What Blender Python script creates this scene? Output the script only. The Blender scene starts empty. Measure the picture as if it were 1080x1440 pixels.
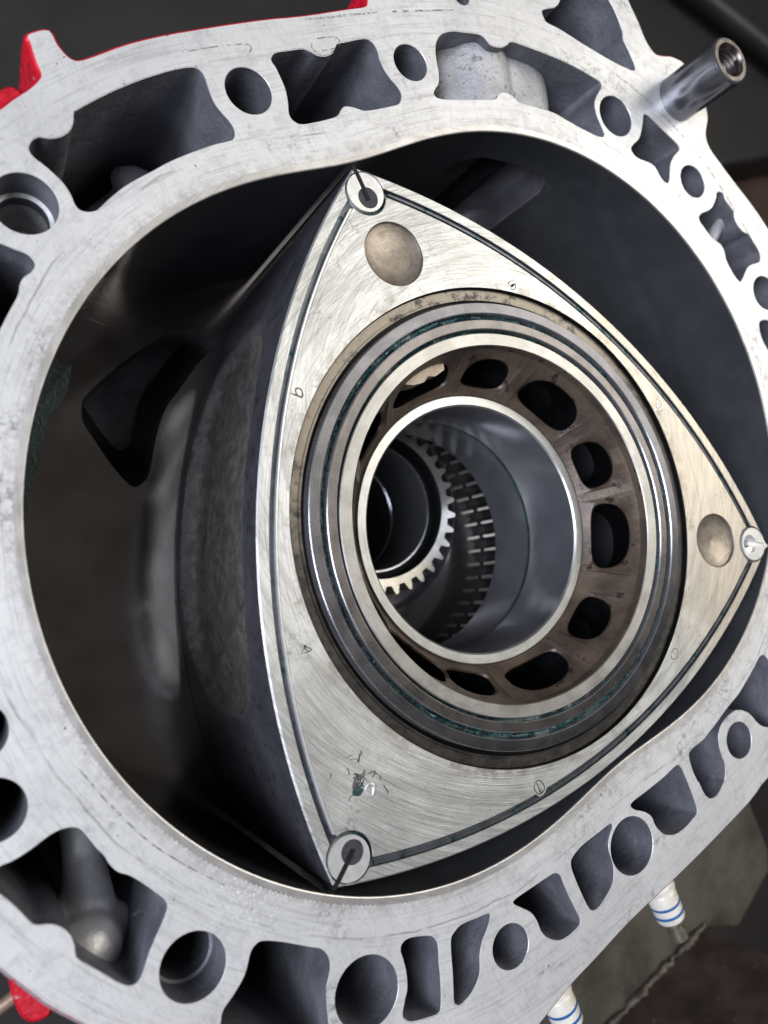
import bpy, bmesh, math, random
import numpy as np
from mathutils import Vector, Matrix
from mathutils.geometry import delaunay_2d_cdt

S = 0.001                      # everything below is in millimetres; the scene is in metres
D = bpy.data
scene = bpy.context.scene
COL = scene.collection
random.seed(4)

# ------------------------------------------------------------------ camera
cam_d = D.cameras.new('camera'); cam = D.objects.new('camera', cam_d); COL.objects.link(cam)
RIGHT = Vector((0.786731, -0.409902, 0.461557)); UP = Vector((0.401132, 0.907797, 0.122466)); FWD = Vector((0.469199, -0.088798, -0.878617))
CAM = Vector((-134.3626, 22.7423, 183.5438))
m = Matrix(((RIGHT.x, UP.x, -FWD.x, CAM.x*S), (RIGHT.y, UP.y, -FWD.y, CAM.y*S), (RIGHT.z, UP.z, -FWD.z, CAM.z*S), (0, 0, 0, 1)))
cam.matrix_world = m
cam_d.sensor_fit = 'HORIZONTAL'; cam_d.sensor_width = 36.0; cam_d.lens = 36.0*1132.67/1080
cam_d.clip_start = 0.01; cam_d.clip_end = 50
cam_d.dof.use_dof = True; cam_d.dof.focus_distance = 0.222; cam_d.dof.aperture_fstop = 17
scene.camera = cam

# ------------------------------------------------------------------ world, lamps, exposure
world = D.worlds.new('World'); scene.world = world; world.use_nodes = True
bg = world.node_tree.nodes['Background']; bg.inputs[0].default_value = (0.64, 0.61, 0.60, 1); bg.inputs[1].default_value = 0.08
scene.view_settings.view_transform = 'Standard'; scene.view_settings.look = 'None'
scene.view_settings.exposure = 0.5; scene.view_settings.gamma = 1.0
def lamp(name, loc, target, size, power, col):
    l = D.lights.new(name, 'AREA'); l.shape = 'RECTANGLE'; l.size, l.size_y = size; l.energy = power; l.color = col
    o = D.objects.new(name, l); COL.objects.link(o); o.location = loc
    o.rotation_euler = (Vector(target)-Vector(loc)).to_track_quat('-Z', 'Y').to_euler(); return o
lamp('ceiling_lamp', (1.05, 0.02, 1.15), (0.02, 0, 0), (0.8, 1.0), 12.5, (1.0, 0.965, 0.90))
lamp('window_lamp', (-0.95, 0.25, 0.85), (0, 0, -0.03), (0.8, 0.8), 21, (0.79, 0.85, 1.0))

# ------------------------------------------------------------------ helpers
def catmull(P, n=4, closed=True):
    P = [np.array(q, float) for q in P]; N = len(P); out = []
    rng = range(N) if closed else range(N-1)
    for i in rng:
        if closed: a, b, c, d = P[i-1], P[i], P[(i+1) % N], P[(i+2) % N]
        else: a, b, c, d = P[max(i-1, 0)], P[i], P[i+1], P[min(i+2, N-1)]
        for k in range(n):
            t = k/n
            out.append(0.5*((2*b)+(-a+c)*t+(2*a-5*b+4*c-d)*t*t+(-a+3*b-3*c+d)*t**3))
    if not closed: out.append(P[-1])
    return np.array(out)
def area(L):
    x, y = L[:, 0], L[:, 1]; return 0.5*np.sum(x*np.roll(y, -1)-np.roll(x, -1)*y)
def ccw(L): return L if area(L) > 0 else L[::-1]
def offset(L, d):
    """closed ccw loop moved outwards by d"""
    t = np.roll(L, -1, 0)-np.roll(L, 1, 0); n = np.stack([t[:, 1], -t[:, 0]], 1)
    n /= np.linalg.norm(n, axis=1)[:, None]+1e-9
    return L+n*d
def circle(cx, cy, r, n=64):
    a = np.linspace(0, 2*np.pi, n, endpoint=False); return np.stack([cx+r*np.cos(a), cy+r*np.sin(a)], 1)
def inside(P, L):
    x, y = P[:, 0][:, None], P[:, 1][:, None]; x0, y0 = L[:, 0], L[:, 1]; x1, y1 = np.roll(x0, -1), np.roll(y0, -1)
    c = ((y0 > y) != (y1 > y)) & (x < (x1-x0)*(y-y0)/(y1-y0+1e-12)+x0)
    return c.sum(1) % 2 == 1
def fill(outer, holes, extra=None):
    """triangulated flat region: outer loop minus hole loops -> (points, triangles)"""
    V = []; E = []
    for L in [outer]+list(holes):
        b = len(V); n = len(L); V += [Vector((float(q[0]), float(q[1]))) for q in L]; E += [(b+i, b+(i+1) % n) for i in range(n)]
    if extra is not None: V += [Vector((float(q[0]), float(q[1]))) for q in extra]
    vo, _, fo, *_ = delaunay_2d_cdt(V, E, [], 0, 1e-5)
    P = np.array([(v.x, v.y) for v in vo]); T = np.array([f for f in fo])
    cen = P[T].mean(1); keep = inside(cen, np.array(outer))
    for h in holes: keep &= ~inside(cen, np.array(h))
    T = T[keep]; A = P[T]
    ar = (A[:, 1, 0]-A[:, 0, 0])*(A[:, 2, 1]-A[:, 0, 1])-(A[:, 2, 0]-A[:, 0, 0])*(A[:, 1, 1]-A[:, 0, 1])
    T[ar < 0] = T[ar < 0][:, ::-1]
    return P, T
class MB:
    """collects faces (in world millimetres) with a material slot each"""
    def __init__(s): s.v = []; s.f = []; s.m = []; s.flatf = set()
    def add(s, V, F, mi=0):
        b = len(s.v); s.v += [tuple(map(float, q)) for q in V]
        for f in F: s.f.append(tuple(int(i)+b for i in f)); s.m.append(mi)
    def flat(s, outer, holes=(), z=0., mi=0, zf=None, flip=False, extra=None):
        P, T = fill(outer, holes, extra)
        V = [(x, y, zf(x, y) if zf else z) for x, y in P]
        n0 = len(s.f); s.add(V, T[:, ::-1] if flip else T, mi); s.flatf.update(range(n0, len(s.f)))
    def strip(s, loops, mi=0, closed=True, flip=False):
        """loops: list of (n,3) rings, faces between neighbours"""
        n = len(loops[0]); V = np.concatenate(loops); F = []
        for k in range(len(loops)-1):
            for i in range(n if closed else n-1):
                j = (i+1) % n; q = (k*n+i, k*n+j, (k+1)*n+j, (k+1)*n+i)
                F.append(q[::-1] if flip else q)
        s.add(V, F, mi)
    def wall(s, rings, mi=0, flip=False):
        """rings: list of (2d loop, z)"""
        s.strip([np.c_[L, np.full(len(L), z)] for L, z in rings], mi, True, flip)
    def lathe(s, prof, mi=0, c=(0, 0), n=144, a0=0., a1=2*np.pi, flip=False):
        a = np.linspace(a0, a1, n, endpoint=False) if a1-a0 > 6.28 else np.linspace(a0, a1, n)
        L = [np.stack([c[0]+r*np.cos(a), c[1]+r*np.sin(a), np.full(len(a), z)], 1) for r, z in prof]
        s.strip(L, mi, a1-a0 > 6.28, flip)
    def tube(s, path, r, mi=0, n=10, cap=True):
        P = [np.array(q, float) for q in path]; rings = []
        rr = r if hasattr(r, '__len__') else [r]*len(P)
        up = np.array([0.13, 0.21, 0.97])
        for i, q in enumerate(P):
            t = P[min(i+1, len(P)-1)]-P[max(i-1, 0)]; t /= np.linalg.norm(t)
            u = np.cross(t, up)
            if np.linalg.norm(u) < 1e-3: u = np.cross(t, (1, 0, 0))
            u /= np.linalg.norm(u); w = np.cross(t, u)
            rings.append(np.array([q+rr[i]*(math.cos(b)*u+math.sin(b)*w) for b in np.linspace(0, 2*np.pi, n, endpoint=False)]))
        s.strip(rings, mi, True)
        if cap:
            s.add(rings[0], [tuple(range(n))], mi); s.add(rings[-1], [tuple(range(n))[::-1]], mi)
    def box(s, c, x, y, z, mi=0):
        """box at c with half axes x, y, z (vectors)"""
        c, x, y, z = map(np.array, (c, x, y, z))
        V = [c+i*x+j*y+k*z for i in (-1, 1) for j in (-1, 1) for k in (-1, 1)]
        s.add(V, [(0, 1, 3, 2), (4, 6, 7, 5), (0, 4, 5, 1), (2, 3, 7, 6), (0, 2, 6, 4), (1, 5, 7, 3)], mi)
    def build(s, name, mats, parent=None, sharp=35, recalc=True, bevel=0., merge=True, subsurf=0):
        me = D.meshes.new(name)
        off = np.array(parent_loc(parent))
        me.from_pydata([tuple((np.array(q)-off)*S) for q in s.v], [], s.f)
        for mt in (mats if isinstance(mats, (list, tuple)) else [mats]): me.materials.append(mt)
        me.polygons.foreach_set('material_index', s.m)
        fa = me.attributes.new('flat_face', 'INT', 'FACE'); fa.data.foreach_set('value', [1 if i in s.flatf else 0 for i in range(len(s.f))])
        b = bmesh.new(); b.from_mesh(me)
        if merge: bmesh.ops.remove_doubles(b, verts=b.verts, dist=2e-7)
        if recalc: bmesh.ops.recalc_face_normals(b, faces=b.faces)
        b.to_mesh(me); b.free()
        me.shade_smooth(); me.set_sharp_from_angle(angle=math.radians(sharp))
        fl = [0]*len(me.polygons); me.attributes['flat_face'].data.foreach_get('value', fl); me.polygons.foreach_set('use_smooth', [not k for k in fl])
        o = D.objects.new(name, me); COL.objects.link(o)
        if parent: o.parent = parent
        if bevel:
            md = o.modifiers.new('bevel', 'BEVEL'); md.width = bevel*S; md.segments = 2; md.limit_method = 'ANGLE'; md.angle_limit = math.radians(40)
        return o
LOC = {}
def parent_loc(p):
    r = np.zeros(3)
    while p is not None: r = r+np.array(LOC.get(p.name, (0, 0, 0))); p = p.parent
    return r
def thing(name, label, cat, loc, group=None):
    o = D.objects.new(name, None); COL.objects.link(o); LOC[o.name] = loc
    o.location = Vector(loc)*S; o.empty_display_size = 0.01
    o['label'] = label; o['category'] = cat
    if group: o['group'] = group
    return o

# ------------------------------------------------------------------ materials
class NT:
    def __init__(s, name):
        s.mat = D.materials.new(name); s.mat.use_nodes = True; s.t = s.mat.node_tree; s.n = s.t.nodes
        s.p = s.n['Principled BSDF']; tc = s.n.new('ShaderNodeTexCoord'); mp = s.n.new('ShaderNodeMapping')
        mp.inputs['Scale'].default_value = (1000, 1000, 1000); s.t.links.new(tc.outputs['Object'], mp.inputs['Vector']); s.mm = mp.outputs[0]; s.h = None
    def link(s, a, b): s.t.links.new(a, b)
    def val(s, sock, v):
        if isinstance(v, (int, float)): sock.default_value = v
        elif isinstance(v, tuple): sock.default_value = v if len(v) == len(sock.default_value) else (*v, 1)
        else: s.link(v, sock)
    def math(s, op, a, b=0., c=0., clamp=False):
        n = s.n.new('ShaderNodeMath'); n.operation = op; n.use_clamp = clamp
        s.val(n.inputs[0], a); s.val(n.inputs[1], b); s.val(n.inputs[2], c); return n.outputs[0]
    def noise(s, scale, detail=4, rough=.55, vec=None, dist=0., stretch=None):
        v = vec if vec is not None else s.mm
        if stretch:
            mp = s.n.new('ShaderNodeMapping'); mp.inputs['Scale'].default_value = stretch[:3]
            if len(stretch) > 3: mp.inputs['Rotation'].default_value = (0, 0, stretch[3])
            s.link(v, mp.inputs['Vector']); v = mp.outputs[0]
        n = s.n.new('ShaderNodeTexNoise'); s.link(v, n.inputs['Vector']); n.inputs['Scale'].default_value = scale
        n.inputs['Detail'].default_value = detail; n.inputs['Roughness'].default_value = rough; n.inputs['Distortion'].default_value = dist
        return n.outputs[0]
    def ramp(s, v, a, b, lo=0., hi=1.):
        n = s.n.new('ShaderNodeMapRange'); n.interpolation_type = 'SMOOTHSTEP'
        s.val(n.inputs['Value'], v); n.inputs['From Min'].default_value = a; n.inputs['From Max'].default_value = b
        n.inputs['To Min'].default_value = lo; n.inputs['To Max'].default_value = hi; return n.outputs[0]
    def mix(s, f, a, b, mode='MIX'):
        n = s.n.new('ShaderNodeMix'); n.data_type = 'RGBA'; n.blend_type = mode; s.val(n.inputs[0], f); s.val(n.inputs[6], a); s.val(n.inputs[7], b); return n.outputs[2]
    def polar(s, cx=0., cy=0., rs=1., as_=1.):
        sp = s.n.new('ShaderNodeSeparateXYZ'); s.link(s.mm, sp.inputs[0])
        x = s.math('SUBTRACT', sp.outputs[0], cx); y = s.math('SUBTRACT', sp.outputs[1], cy)
        r = s.math('SQRT', s.math('ADD', s.math('MULTIPLY', x, x), s.math('MULTIPLY', y, y))); a = s.math('ARCTAN2', y, x)
        cb = s.n.new('ShaderNodeCombineXYZ'); s.link(s.math('MULTIPLY', r, rs), cb.inputs[0]); s.link(s.math('MULTIPLY', a, as_), cb.inputs[1]); 
        s.link(sp.outputs[2], cb.inputs[2]); return cb.outputs[0], r, a, sp
    def dist(s, x, y, z=None):
        sp = s.n.new('ShaderNodeSeparateXYZ'); s.link(s.mm, sp.inputs[0]); dx = s.math('SUBTRACT', sp.outputs[0], x); dy = s.math('SUBTRACT', sp.outputs[1], y)
        return s.math('SQRT', s.math('ADD', s.math('MULTIPLY', dx, dx), s.math('MULTIPLY', dy, dy)))
    def bump(s, h, d=0.1, strength=1.):
        n = s.n.new('ShaderNodeBump'); n.inputs['Distance'].default_value = d*S; n.inputs['Strength'].default_value = strength
        s.link(h, n.inputs['Height'])
        if s.h is not None: s.link(s.h, n.inputs['Normal'])
        s.h = n.outputs[0]; s.link(s.h, s.p.inputs['Normal'])
    def out(s, col, metal, rough, spec=.5, coat=0.):
        s.val(s.p.inputs['Base Color'], col); s.val(s.p.inputs['Metallic'], metal); s.val(s.p.inputs['Roughness'], rough)
        s.p.inputs['Specular IOR Level'].default_value = spec; s.p.inputs['Coat Weight'].default_value = coat
        return s.mat

def generic(name, a, b, metal, rough, scale=.25, bump=.05, bscale=2., fleck=None, coat=0., stretch=None):
    t = NT(name); n1 = t.noise(scale, 5); n2 = t.noise(bscale, 6, .65, stretch=stretch)
    col = t.mix(t.ramp(n1, .3, .7), a, b)
    if fleck: col = t.mix(t.ramp(t.noise(fleck[1], 3), fleck[2], fleck[2]+.06), col, fleck[0])
    r = t.math('ADD', rough-.08, t.math('MULTIPLY', n2, .16))
    if bump: t.bump(n2, bump)
    t.p.inputs['Specular IOR Level'].default_value = .5
    return t.out(col, metal, r, .15 if name.startswith('black') else .5, coat)

def face_alu():
    t = NT('machined_aluminium')
    # distance outwards from the bore edge, so that wear and gasket traces follow it
    sp = t.n.new('ShaderNodeSeparateXYZ'); t.link(t.mm, sp.inputs[0]); X, Y = sp.outputs[0], sp.outputs[1]; M = t.math
    th_ = M('ARCTAN2', Y, X); s2 = M('SINE', M('MULTIPLY', th_, 2.)); c2 = M('COSINE', M('MULTIPLY', th_, 2.))
    a_ = M('SUBTRACT', th_, M('DIVIDE', M('MULTIPLY', s2, 15.), M('ADD', 105., M('MULTIPLY', c2, 15.))))
    a_ = M('SUBTRACT', th_, M('DIVIDE', M('MULTIPLY', M('SINE', M('MULTIPLY', a_, 2.)), 15.), M('ADD', 105., M('MULTIPLY', M('COSINE', M('MULTIPLY', a_, 2.)), 15.))))
    rr = M('SQRT', M('ADD', M('MULTIPLY', M('COSINE', M('MULTIPLY', a_, 2.)), 3150.), 105.*105.+225.))
    d = M('SUBTRACT', M('SQRT', M('ADD', M('MULTIPLY', X, X), M('MULTIPLY', Y, Y))), M('ADD', rr, 2.7))
    wob = M('MULTIPLY', M('SUBTRACT', t.noise(.06, 3), .5), 4.); dw = M('ADD', d, wob)
    big = t.noise(.030, 5, .6, dist=.4); med = t.noise(.22, 9, .74, dist=.3); fine = t.noise(1.8, 6, .75)
    cb = t.n.new('ShaderNodeCombineXYZ'); t.link(M('MULTIPLY', d, 1.), cb.inputs[0]); t.link(M('MULTIPLY', th_, 110.), cb.inputs[1])
    run = t.noise(1., 5, .7, vec=cb.outputs[0], stretch=(1.3, .045, 1)); run2 = t.noise(1., 4, .7, vec=cb.outputs[0], stretch=(.45, .03, 1))
    lap = t.noise(1., 4, .65, stretch=(1.9, .16, 1, .5))
    col = t.mix(t.ramp(big, .3, .7), (.58, .57, .55), (.68, .67, .645))
    col = t.mix(M('MULTIPLY', t.ramp(med, .46, .72), .48), col, (.30, .295, .295))
    col = t.mix(M('MULTIPLY', t.ramp(run, .50, .70), .45), col, (.27, .265, .26))
    col = t.mix(M('MULTIPLY', t.ramp(run2, .55, .68), .30), col, (.33, .325, .32))
    col = t.mix(M('MULTIPLY', t.ramp(lap, .54, .66), .26), col, (.30, .295, .29))
    col = t.mix(M('MULTIPLY', t.ramp(fine, .56, .72), .36), col, (.24, .235, .23))
    # dirty band hugging the bore, and the thin dark line the gasket left behind
    col = t.mix(M('MULTIPLY', M('MULTIPLY', t.ramp(dw, 1.0, 6.5, 1, 0), t.ramp(t.noise(.4, 7, .75), .40, .60)), .55), col, (.27, .25, .225))
    ln = M('MULTIPLY', t.ramp(M('ABSOLUTE', M('SUBTRACT', dw, 9.5)), .10, .38, 1, 0), t.ramp(t.noise(.035, 5, .65), .47, .56))
    ln2 = M('MULTIPLY', t.ramp(M('ABSOLUTE', M('SUBTRACT', M('ADD', d, M('MULTIPLY', wob, 1.4)), 12.)), .15, 1.0, 1, 0), t.ramp(t.noise(.09, 4, .7), .50, .62))
    col = t.mix(M('MULTIPLY', M('MAXIMUM', ln, M('MULTIPLY', ln2, .4)), .5), col, (.13, .125, .12))
    # smudgy stains in clusters, pits
    col = t.mix(M('MULTIPLY', M('MULTIPLY', t.ramp(t.noise(.045, 4, .6), .54, .66), t.ramp(t.noise(.5, 7, .8), .48, .60)), .75), col, (.19, .185, .18))
    col = t.mix(t.ramp(t.noise(.75, 2, .5), .73, .75), col, (.08, .075, .07))
    dd = t.dist(-106, -58); deb = M('MULTIPLY', t.ramp(dd, 2, 17, 1, 0), t.ramp(t.noise(1.5, 6, .8), .56, .61))
    dd2 = t.dist(-70, 82); deb2 = M('MULTIPLY', t.ramp(dd2, 6, 34, .8, 0), t.ramp(t.noise(1.5, 5, .8), .60, .65))
    dd3 = t.dist(-115, -45); deb3 = M('MULTIPLY', t.ramp(dd3, 2, 14, 1, 0), t.ramp(t.noise(1.1, 5, .8), .62, .65))
    deb = M('MAXIMUM', M('MAXIMUM', deb, deb2), deb3)
    col = t.mix(M('MULTIPLY', deb, .8), col, (.90, .89, .86))
    t.bump(fine, .035); t.bump(run, .03); t.bump(med, .07)
    return t.out(col, M('SUBTRACT', .45, M('MULTIPLY', deb, .4)), M('ADD', .33, M('MULTIPLY', med, .22)))
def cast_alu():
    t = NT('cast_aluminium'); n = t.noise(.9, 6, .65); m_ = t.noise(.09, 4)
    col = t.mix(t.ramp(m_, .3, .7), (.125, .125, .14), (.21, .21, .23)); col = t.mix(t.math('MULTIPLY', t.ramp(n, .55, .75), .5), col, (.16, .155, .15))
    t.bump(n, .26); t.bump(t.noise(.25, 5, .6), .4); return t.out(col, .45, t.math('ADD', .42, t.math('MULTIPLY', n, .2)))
def rotor_face():
    t = NT('ground_rotor_face'); M = t.math
    v, r, a, sp = t.polar(0, 0, 1, 14.)
    line = t.noise(1.0, 6, .72, vec=v, stretch=(2.2, .16, .0)); line2 = t.noise(1.0, 4, .65, vec=v, stretch=(4.5, .35, .0))
    v2, *_ = t.polar(14, 24, 1, 16.); line3 = t.noise(1.0, 5, .7, vec=v2, stretch=(2.4, .2, 0)); broad = t.noise(1.0, 4, .6, vec=v2, stretch=(.35, .10, 0))
    big = t.noise(.045, 6, .65, dist=.6); gr = t.noise(.7, 8, .8)
    col = t.mix(t.ramp(big, .35, .65), (.44, .44, .42), (.62, .62, .595))
    wx = M('ADD', M('MULTIPLY', sp.outputs[0], .016), M('MULTIPLY', t.noise(.06, 5, .65), .5))
    col = t.mix(M('MULTIPLY', t.ramp(wx, .75, 1.35), .75), col, (.50, .42, .32))           # warm tan reflection painted into the colour of the right side
    col = t.mix(M('MULTIPLY', t.ramp(broad, .45, .65), .5), col, (.30, .295, .28))
    col = t.mix(M('MULTIPLY', t.ramp(line, .48, .66), .50), col, (.17, .165, .155))
    col = t.mix(M('MULTIPLY', t.ramp(line3, .52, .64), .42), col, (.20, .195, .18))
    col = t.mix(M('MULTIPLY', t.ramp(line2, .50, .7), .30), col, (.30, .295, .28))
    col = t.mix(M('MULTIPLY', t.ramp(gr, .54, .66), .35), col, (.20, .19, .18))
    # oil and varnish creeping in round the middle and in loose patches
    col = t.mix(M('MULTIPLY', M('MULTIPLY', t.ramp(r, 68, 73, 1, 0), t.ramp(t.noise(.12, 6, .75), .48, .60)), .5), col, (.20, .17, .13))
    col = t.mix(M('MULTIPLY', M('MULTIPLY', t.ramp(t.noise(.06, 5, .7), .55, .66), t.ramp(t.noise(.6, 6, .8), .46, .6)), .65), col, (.16, .15, .14))
    t.bump(line, .06); t.bump(line2, .03); t.bump(line3, .05); t.bump(gr, .03)
    return t.out(col, .78, M('ADD', .32, M('MULTIPLY', line3, .24)))
def sidewall_steel(name, a, b, metal, rough, bs=(1, 1, .06)):
    t = NT(name); n = t.noise(1.2, 4, .6, stretch=bs); m_ = t.noise(.06, 5, .6)
    col = t.mix(t.ramp(m_, .3, .7), a, b); t.bump(n, .012 if rough > .1 else .004)
    return t.out(col, metal, t.math('ADD', rough*.7, t.math('MULTIPLY', m_, rough*.6)))
def ring_steel(name, a, b, rough=.34, speck=None):
    t = NT(name); v, r, an, sp = t.polar(0, 0, 1, 30.)
    line = t.noise(1., 4, .7, vec=v, stretch=(2.5, .12, 1)); patch = t.noise(.12, 5, .65)
    col = t.mix(t.ramp(patch, .35, .65), a, b); col = t.mix(t.math('MULTIPLY', t.ramp(line, .5, .7), .35), col, (.10, .095, .09))
    if speck:
        col = t.mix(t.ramp(t.noise(.9, 5, .7), speck[1], speck[1]+.05), col, speck[0])
    t.bump(line, .02); t.bump(t.noise(3., 4), .015); return t.out(col, .85, t.math('ADD', rough-.06, t.math('MULTIPLY', patch, .14)))
def step_ring():
    t = NT('baked_step'); v, r, an, sp = t.polar(0, 0, 1, 30.); n = t.noise(.25, 6, .75)
    tan = t.math('MULTIPLY', t.ramp(t.math('ADD', sp.outputs[1], t.math('MULTIPLY', n, 30.)), 20, 60), t.ramp(n, .36, .5))
    col = t.mix(tan, t.mix(t.ramp(n, .4, .7), (.018, .016, .015), (.05, .043, .036)), (.15, .128, .10)); t.bump(n, .15); return t.out(col, .6, .38)
def flank_mat():
    t = NT('rotor_flank'); M = t.math; at = t.n.new('ShaderNodeAttribute'); at.attribute_name = 'recess'; k = at.outputs['Fac']
    n1 = t.noise(.1, 5, .6); n2 = t.noise(.9, 7, .7); n3 = t.noise(.25, 5, .65)
    kk = t.ramp(M('ADD', k, M('MULTIPLY', M('SUBTRACT', n2, .5), .7)), .2, .8)
    land = t.mix(t.ramp(n1, .3, .7), (.14, .135, .155), (.21, .20, .225)); land = t.mix(M('MULTIPLY', t.ramp(n3, .52, .66), .5), land, (.05, .048, .05))
    cast = t.mix(t.ramp(n3, .35, .65), (.10, .094, .085), (.19, .178, .16)); cast = t.mix(M('MULTIPLY', t.ramp(n2, .52, .66), .6), cast, (.07, .062, .055))
    t.bump(M('MULTIPLY', n2, kk), .25); t.bump(M('MULTIPLY', t.noise(2.2, 4, .7), kk), .18); t.bump(n3, .05)
    return t.out(t.mix(kk, land, cast), t.math('SUBTRACT', .72, M('MULTIPLY', kk, .3)), M('ADD', .22, M('MULTIPLY', kk, .18)))
def grease():
    t = NT('teal_grease'); n = t.noise(.8, 6, .7); k = t.noise(.45, 3, .6)
    col = t.mix(t.ramp(n, .4, .62), (.003, .008, .010), (.012, .075, .075)); col = t.mix(t.ramp(k, .62, .7), col, (.16, .30, .29))
    t.bump(n, .6); return t.out(col, .1, .22, coat=.4)
def red_paint():
    t = NT('red_paint'); n = t.noise(.5, 5); chip = t.ramp(t.noise(.35, 5, .7), .66, .7)
    col = t.mix(t.ramp(n, .3, .7), (.42, .004, .014), (.62, .008, .026)); col = t.mix(t.math('MULTIPLY', t.ramp(t.noise(.2, 7, .75), .48, .66), .7), col, (.10, .006, .010)); col = t.mix(chip, col, (.55, .54, .53))
    t.bump(t.noise(1.0, 5, .7), .25); return t.out(col, t.math('MULTIPLY', chip, .7), .3, coat=.3)
def edge_paint():
    # red paint worn off the rim edge: mostly kept along the top, scraped to pink-grey elsewhere
    t = NT('worn_edge_paint'); n = t.noise(.55, 5, .7); sp = t.n.new('ShaderNodeSeparateXYZ'); t.link(t.mm, sp.inputs[0])
    top = t.ramp(sp.outputs[1], 60, 120, 0, .5); keep = t.ramp(t.math('ADD', n, top), .52, .62)
    col = t.mix(keep, (.33, .26, .26), (.55, .008, .022)); return t.out(col, .25, .4)
MT = dict(
    boss=generic('lit_boss_aluminium', (.52, .51, .50), (.64, .63, .61), .45, .34, .15, .15, 1.2),  # cast aluminium lightened to paint strong light on the lower-left boss
    port=generic('dark_cast_iron', (.20, .19, .205), (.30, .285, .31), .7, .3, .1, .4, .5),
    duct=generic('lit_cast_aluminium', (.30, .295, .29), (.46, .455, .45), .3, .46, .10, .45, .8, ((.22, .21, .20), .45, .60)),  # lighter copy of the cast aluminium: light on duct, dish and web painted in
    face=face_alu(), cast=cast_alu(), rotor=rotor_face(), red=red_paint(), edge=edge_paint(), grease=grease(),
    chrome=sidewall_steel('chrome_bore', (.12, .125, .135), (.165, .17, .18), .72, .06),
    iron=sidewall_steel('polished_iron', (.27, .245, .225), (.36, .34, .32), .92, .11, (1.5, .1, 1)),
    liner_edge=ring_steel('steel_liner_edge', (.52, .50, .47), (.64, .62, .59), .42),
    flank=flank_mat(),
    recess=generic('cast_recess', (.15, .14, .125), (.25, .235, .21), .5, .38, .12, .6, .9),
    brown=generic('oil_baked_iron', (.060, .043, .034), (.135, .098, .068), .35, .40, .11, .14, 1.0, ((.035, .026, .024), .22, .60)),
    oil_shade=generic('black_oil_and_shade', (.0015, .0015, .0017), (.004, .004, .004), .0, .5, .2, .1, 1.2),  # also paints the unlit depth of windows, gaps and bore end black
    seal_outer=ring_steel('oil_seal_steel', (.060, .059, .063), (.095, .093, .098), .24, ((.50, .48, .47), .72)),
    seal_inner=ring_steel('oil_seal_brown', (.070, .064, .061), (.11, .10, .095), .27, ((.10, .08, .07), .66)),
    chromering=ring_steel('chrome_lip', (.35, .35, .35), (.45, .45, .45), .25),
    land=ring_steel('ground_land', (.24, .232, .215), (.34, .33, .31), .40),
    bearing=ring_steel('bearing_metal', (.31, .31, .295), (.40, .40, .385), .36),
    bore=sidewall_steel('bearing_bore', (.27, .275, .295), (.36, .365, .39), .78, .16, (1, 1, .08)),
    corner=generic('corner_seal_iron', (.50, .49, .455), (.60, .59, .555), .5, .34, .4, .02, 3.),
    plug=generic('rubber_plug', (.014, .014, .016), (.03, .03, .034), .0, .55, .6, .15, 3.),
    black=generic('black_apex_and_shade', (.006, .006, .007), (.014, .014, .015), .0, .6, .5, .03, 3.),  # apex seals; also painted shade in gear roots and exhaust port
    groove=generic('oily_groove_steel', (.07, .078, .085), (.12, .13, .14), .8, .36, .3, .05, 1.5, ((.008, .05, .052), .35, .60)),
    tanring=step_ring(),
    seal=generic('seal_strip_steel', (.60, .58, .55), (.72, .70, .67), .6, .34, .4, 0, 3.),
    dimple=None, gear=generic('gear_steel', (.52, .49, .42), (.66, .63, .55), .85, .33, .3, .05, 2.),
    geartip=generic('gear_tip_steel', (.30, .29, .26), (.42, .40, .36), .6, .34, .3, .03, 2.),
    darkgear=generic('dark_gear_steel', (.10, .097, .09), (.19, .18, .165), .6, .32, .3, .05, 2.),
    stud=sidewall_steel('bright_steel_sleeve', (.24, .24, .26), (.34, .34, .37), .92, .22, (1, 1, .1)),
    thread=generic('oily_thread_steel', (.07, .06, .055), (.16, .14, .125), .85, .3, .4, .02, 3.),
    ceramic=generic('white_ceramic', (.60, .55, .46), (.72, .68, .60), 0, .30, .25, 0, 2., ((.42, .36, .28), .9, .63), coat=.4),
    blue=generic('blue_glaze', (.012, .085, .24), (.02, .12, .31), 0, .35, .5, 0, 2.),
    brass=generic('terminal_steel', (.30, .27, .21), (.42, .38, .30), .85, .33, .4, .05, 2.),
    plate=generic('stained_steel_plate', (.035, .031, .023), (.09, .082, .062), .3, .5, .04, .2, .35, ((.07, .058, .042), .30, .60)),
    arm=generic('rusty_black_steel', (.035, .024, .023), (.085, .056, .052), .35, .42, .06, .35, .6, ((.16, .09, .07), .4, .67)),
    weld=generic('burnt_weld', (.03, .026, .022), (.12, .10, .075), .5, .4, .25, .5, .7),
    floor=generic('dark_floor', (.020, .018, .0165), (.030, .027, .025), 0, .75, .01, 0, .1),
    darkitem=generic('dark_painted_steel', (.003, .003, .0033), (.007, .0065, .007), .0, .5, .02, 0, .1),
    darktube=generic('grey_tube', (.012, .0115, .011), (.018, .017, .016), .2, .5, .02, 0, .1),
    rust=generic('dull_brown_steel', (.030, .014, .010), (.055, .028, .02), .2, .5, .02, 0, .1),
    copper=generic('copper_rod', (.42, .27, .20), (.55, .38, .30), .5, .4, .1, 0, .5),
    mark=generic('stamped_shadow', (.06, .055, .05), (.11, .10, .09), .5, .5, .5, 0, 2.),
    burr=generic('stamp_burr', (.46, .45, .42), (.56, .55, .52), .6, .4, .5, 0, 2.),
    green=generic('green_sealant', (.004, .030, .026), (.012, .055, .046), 0, .3, .3, .3, .8, ((.25, .33, .30), .9, .70)),
    scratch=None, varnish=generic('tan_cast_lug', (.24, .19, .135), (.34, .28, .21), .4, .45, .4, .1, 2.),
)
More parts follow.
